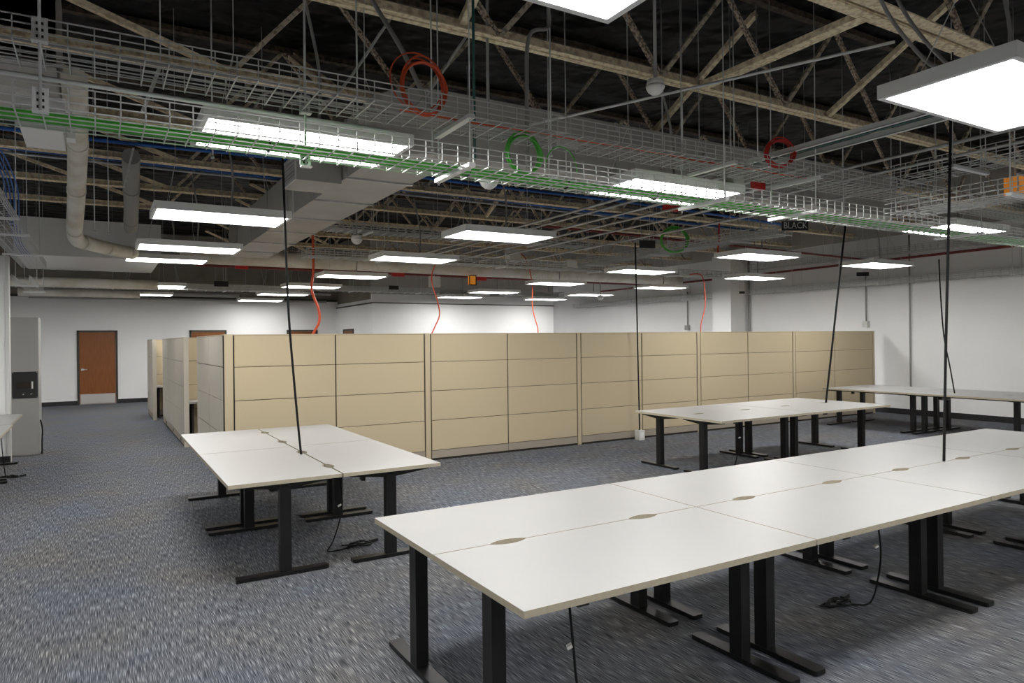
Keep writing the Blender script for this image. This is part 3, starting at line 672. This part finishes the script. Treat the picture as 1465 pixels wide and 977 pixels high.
# ------------------------------------------------------------------ grey cabinet at the left
t = T('equipment_cabinet', 'tall grey equipment cabinet with a black control panel', 'cabinet', (-.98, 13.5, 0))
MB().box(-1.17, -.80, 13.18, 13.72, .02, 2.16).box(-1.15, -.82, 13.2, 13.7, 0, .02).build('body', 'cabinet', t)
p = MB().box(-1.145, -.815, 13.172, 13.18, .90, 1.315).build('control_panel', 'black_plastic', t, 'black control panel')
MB().box(-1.09, -.90, 13.166, 13.172, 1.05, 1.165).build('display', 'gap_dark', p)
MB().box(-.895, -.875, 13.160, 13.172, 1.05, 1.16).build('white_slot', 'white_plastic', p)
for x in (-1.0, -.90): MB().lathe([(.014, 0), (.014, .008), (.010, .012)], (0, 0, 0), 10).build('button', 'chrome', p, off=(0, 0, 0)).matrix_local = Matrix.Translation((x+.98, 13.170-13.5, .965)) @ Matrix.Rotation(math.pi/2, 4, 'X')
for x in (-1.135, -.825):
    for z in (.912, 1.303): MB().box(x-.006, x+.006, 13.169, 13.172, z-.006, z+.006).build('screw', 'chrome', p)
t = T('looped_cord', 'small black cord hooked at the cabinet foot', 'cord', (-.77, 13.25, 0))
MB().tube(spline([(-.79, 13.25, .55), (-.765, 13.24, .40), (-.77, 13.22, .2), (-.77, 13.2, .02)], 6), .012, 6).build('cord', 'cord_black', t)

# ------------------------------------------------------------------ power cords hanging from the ceiling
def cord(label, pts, r=.011, name='cable_drop', extra=None):
    t = T(name, label, 'cord', pts[-1])
    MB().tube(spline(pts, 8), r, 6).build('cord', 'cord_black', t)
    if extra: extra(t)
    return t
cord('black power cord dropping to the left desk cluster', [(1.42, 6.32, 3.42), (1.436, 6.32, 2.71), (1.458, 6.32, 1.97), (1.505, 6.32, 1.285), (1.54, 6.32, .85), (1.56, 6.32, .66)], .0105)
def floor_box(t):
    MB().box(7.85, 7.97, 9.02, 9.14, 0, .165).build('outlet_box', 'white_plastic', t, 'white outlet box on the floor')
    MB().box(7.88, 7.94, 9.012, 9.02, .04, .13).build('socket_plate', 'fixture_white', t)
cord('straight black cord reaching a white outlet box at the partition foot', [(7.86, 9.08, 3.35), (7.88, 9.08, 2.0), (7.91, 9.08, .14)], .012, extra=floor_box)
cord('slanting black cord dropping to the desks before the partition', [(10.05, 6.65, 3.6), (9.86, 6.65, 2.65), (9.64, 6.65, 1.5), (9.48, 6.65, .68)], .016)
cord('tall black cord dropping to the middle of the foreground row', [(5.95, 3.0, 4.0), (5.865, 3.0, 2.556), (5.804, 3.0, 1.6), (5.755, 3.0, .66)], .0115)
cord('thin black cord dropping to the desks by the right wall', [(12.2, 6.4, 3.0), (12.24, 6.4, 2.4), (12.33, 6.4, 1.7), (12.5, 6.4, 1.2), (12.66, 6.4, .68)], .012)

def floor_cord(label, pts, knot, r=.006):
    t = T('desk_cord', label, 'cord', (knot[0], knot[1], 0))
    MB().tube(spline(pts, 8), r, 6).build('lead', 'cord_black', t)
    kp = []
    for i in range(46):
        a = i*.62; kp.append((knot[0]+.075*math.cos(a)*(1+.3*math.sin(i*.37))+.05*math.sin(i*.13), knot[1]+.035*math.sin(a)+.02*math.cos(i*.2), .012+.022*(1+math.sin(i*.9))/2))
    MB().tube(kp, r, 5).build('coiled_slack', 'cord_black', t)
    MB().bar((knot[0]+.12, knot[1]+.04, .018), (knot[0]+.19, knot[1]+.05, .022), .028, .024).build('plug', 'black_plastic', t)
    MB().bar((pts[0][0]-.006, pts[0][1], pts[1][2]), (pts[0][0]+.012, pts[0][1]-.01, pts[1][2]+.012), .03, .012).build('cord_tag', 'white_plastic', t)
    return t
floor_cord('coiled desk cord on the floor below the left cluster', [(1.72, 5.75, .66), (1.74, 5.73, .35), (1.66, 5.70, .10), (1.60, 5.68, .01), (1.68, 5.66, .01), (1.78, 5.68, .012)], (1.86, 5.70))
floor_cord('coiled desk cord on the floor under the long row', [(4.10, 2.55, .68), (4.16, 2.55, .42), (4.25, 2.62, .20), (4.22, 2.66, .02), (4.1, 2.72, .012)], (4.02, 2.76))
floor_cord('desk cord hanging below the near corner of the long row', [(1.72, 2.45, .68), (1.74, 2.44, .40), (1.75, 2.42, .22), (1.80, 2.38, .05), (1.86, 2.34, .01)], (1.78, 2.33))
floor_cord('desk cord hanging under the desks before the partition', [(6.95, 6.1, .68), (7.0, 6.12, .45), (6.97, 6.15, .22), (6.95, 6.2, .02), (6.88, 6.2, .012)], (6.82, 6.2))
floor_cord('desk cord on the floor by the left edge', [(-1.1, 11.2, .66), (-1.08, 11.2, .3), (-1.05, 11.2, .02), (-1.02, 11.2, .012)], (-1.02, 11.1))
hung_box('grey power box under the room side desks by the right wall', (13.0, 6.75, .56), (.2, .1, .12), 'pipe_grey', 'power_box', 'box', False)

for k, dx in enumerate((0, .05, .10, .16)):
    pipe(['leftmost', 'second', 'third', 'rightmost'][k]+' of the blue cables sagging into the left wall tray', spline([(-1.7, 7.3+dx, 3.60), (-.95+dx*.6, 7.25+dx, 3.52), (-.74+dx*.5, 7.7+dx*2, 3.3), (-.76+dx*.4, 8.6+dx*2, 3.06), (-.86+dx*.4, 10.5, 2.985), (-.88+dx*.6, 12, 2.98)], 6), .006, 'blue', 'blue_cable', 'cable', 6, 'blue cables at the left wall')
def strut(label, p, q, w=.035):
    t = T('slotted_strut', label, 'strut', p)
    o = MB().bar(p, q, w, .022).build('channel', 'galv_bright', t)
    P, Q = Vector(p), Vector(q); n = int((Q-P).length/.06)
    for i in range(n):
        a = P+(Q-P)*((i+.3)/n); b = P+(Q-P)*((i+.7)/n)
        MB().bar(a, b, w*.4, .024).build('slot', 'gap_dark', o)
strut('slotted strut leaning left of the long left ceiling light', (.37, 5.0, 3.53), (.26, 5.0, 3.2))
single('hanger_rod', MB().tube([(.365, 5.0, 3.5), (.365, 5.0, DECK)], .004, 5), 'wire_zinc', 'thin rod holding the slotted strut left of the long light', 'rod')
strut('slotted strut leaning behind the thick cream pipe', (.37, 9.0, 3.95), (.27, 9.0, 3.5), .05)
pipe('left flexible whip arching over the long left ceiling light', spline([(.95, 5.2, 3.2), (.98, 5.2, 3.4), (1.06, 5.2, 3.52), (1.2, 5.2, 3.54), (1.5, 5.1, 3.52), (1.8, 4.66, 4.0)], 6), .011, 'pipe_grey')
pipe('right flexible whip arching over the long left ceiling light', spline([(1.12, 5.15, 3.2), (1.13, 5.15, 3.35), (1.2, 5.15, 3.46), (1.45, 5.15, 3.50), (2.1, 5.1, 3.52), (2.4, 4.66, 4.0)], 6), .011, 'pipe_grey')
pipe('teal rod standing behind the trays left of the green coil', [(2.22, 4.2, 2.95), (2.22, 4.2, DECK)], .010, 'teal')
for k, (x, y, z0) in enumerate([(1.45, 4.35, 2.9), (1.95, 4.3, 3.0), (2.95, 4.35, 3.1), (3.3, 4.9, 3.0), (3.55, 5.0, 3.1), (4.45, 4.75, 3.2), (4.7, 4.75, 3.2), (5.4, 4.8, 3.1), (.75, 5.6, 3.1), (-.02, 9.2, 3.0), (.12, 9.3, 3.0), (2.05, 8.6, 3.2), (7.2, 4.8, 3.1), (8.3, 4.9, 3.1), (8.5, 4.9, 3.1)]):
    single('hanger_rod', MB().tube([(x, y, z0), (x, y, DECK)], .006, 5).lathe([(.012, 0), (.014, .004), (.014, .014), (.012, .018)], (x, y, z0), 8), 'wire_zinc',
           'thin vertical hanger rod, %s counted from the left among those behind the trays' % ['fifth', 'sixth', 'eighth', 'seventh', 'ninth', 'tenth', 'eleventh', 'twelfth', 'third', 'first', 'second', 'fourth', 'thirteenth', 'fourteenth', 'fifteenth'][k], 'rod', 'thin vertical hanger rods')
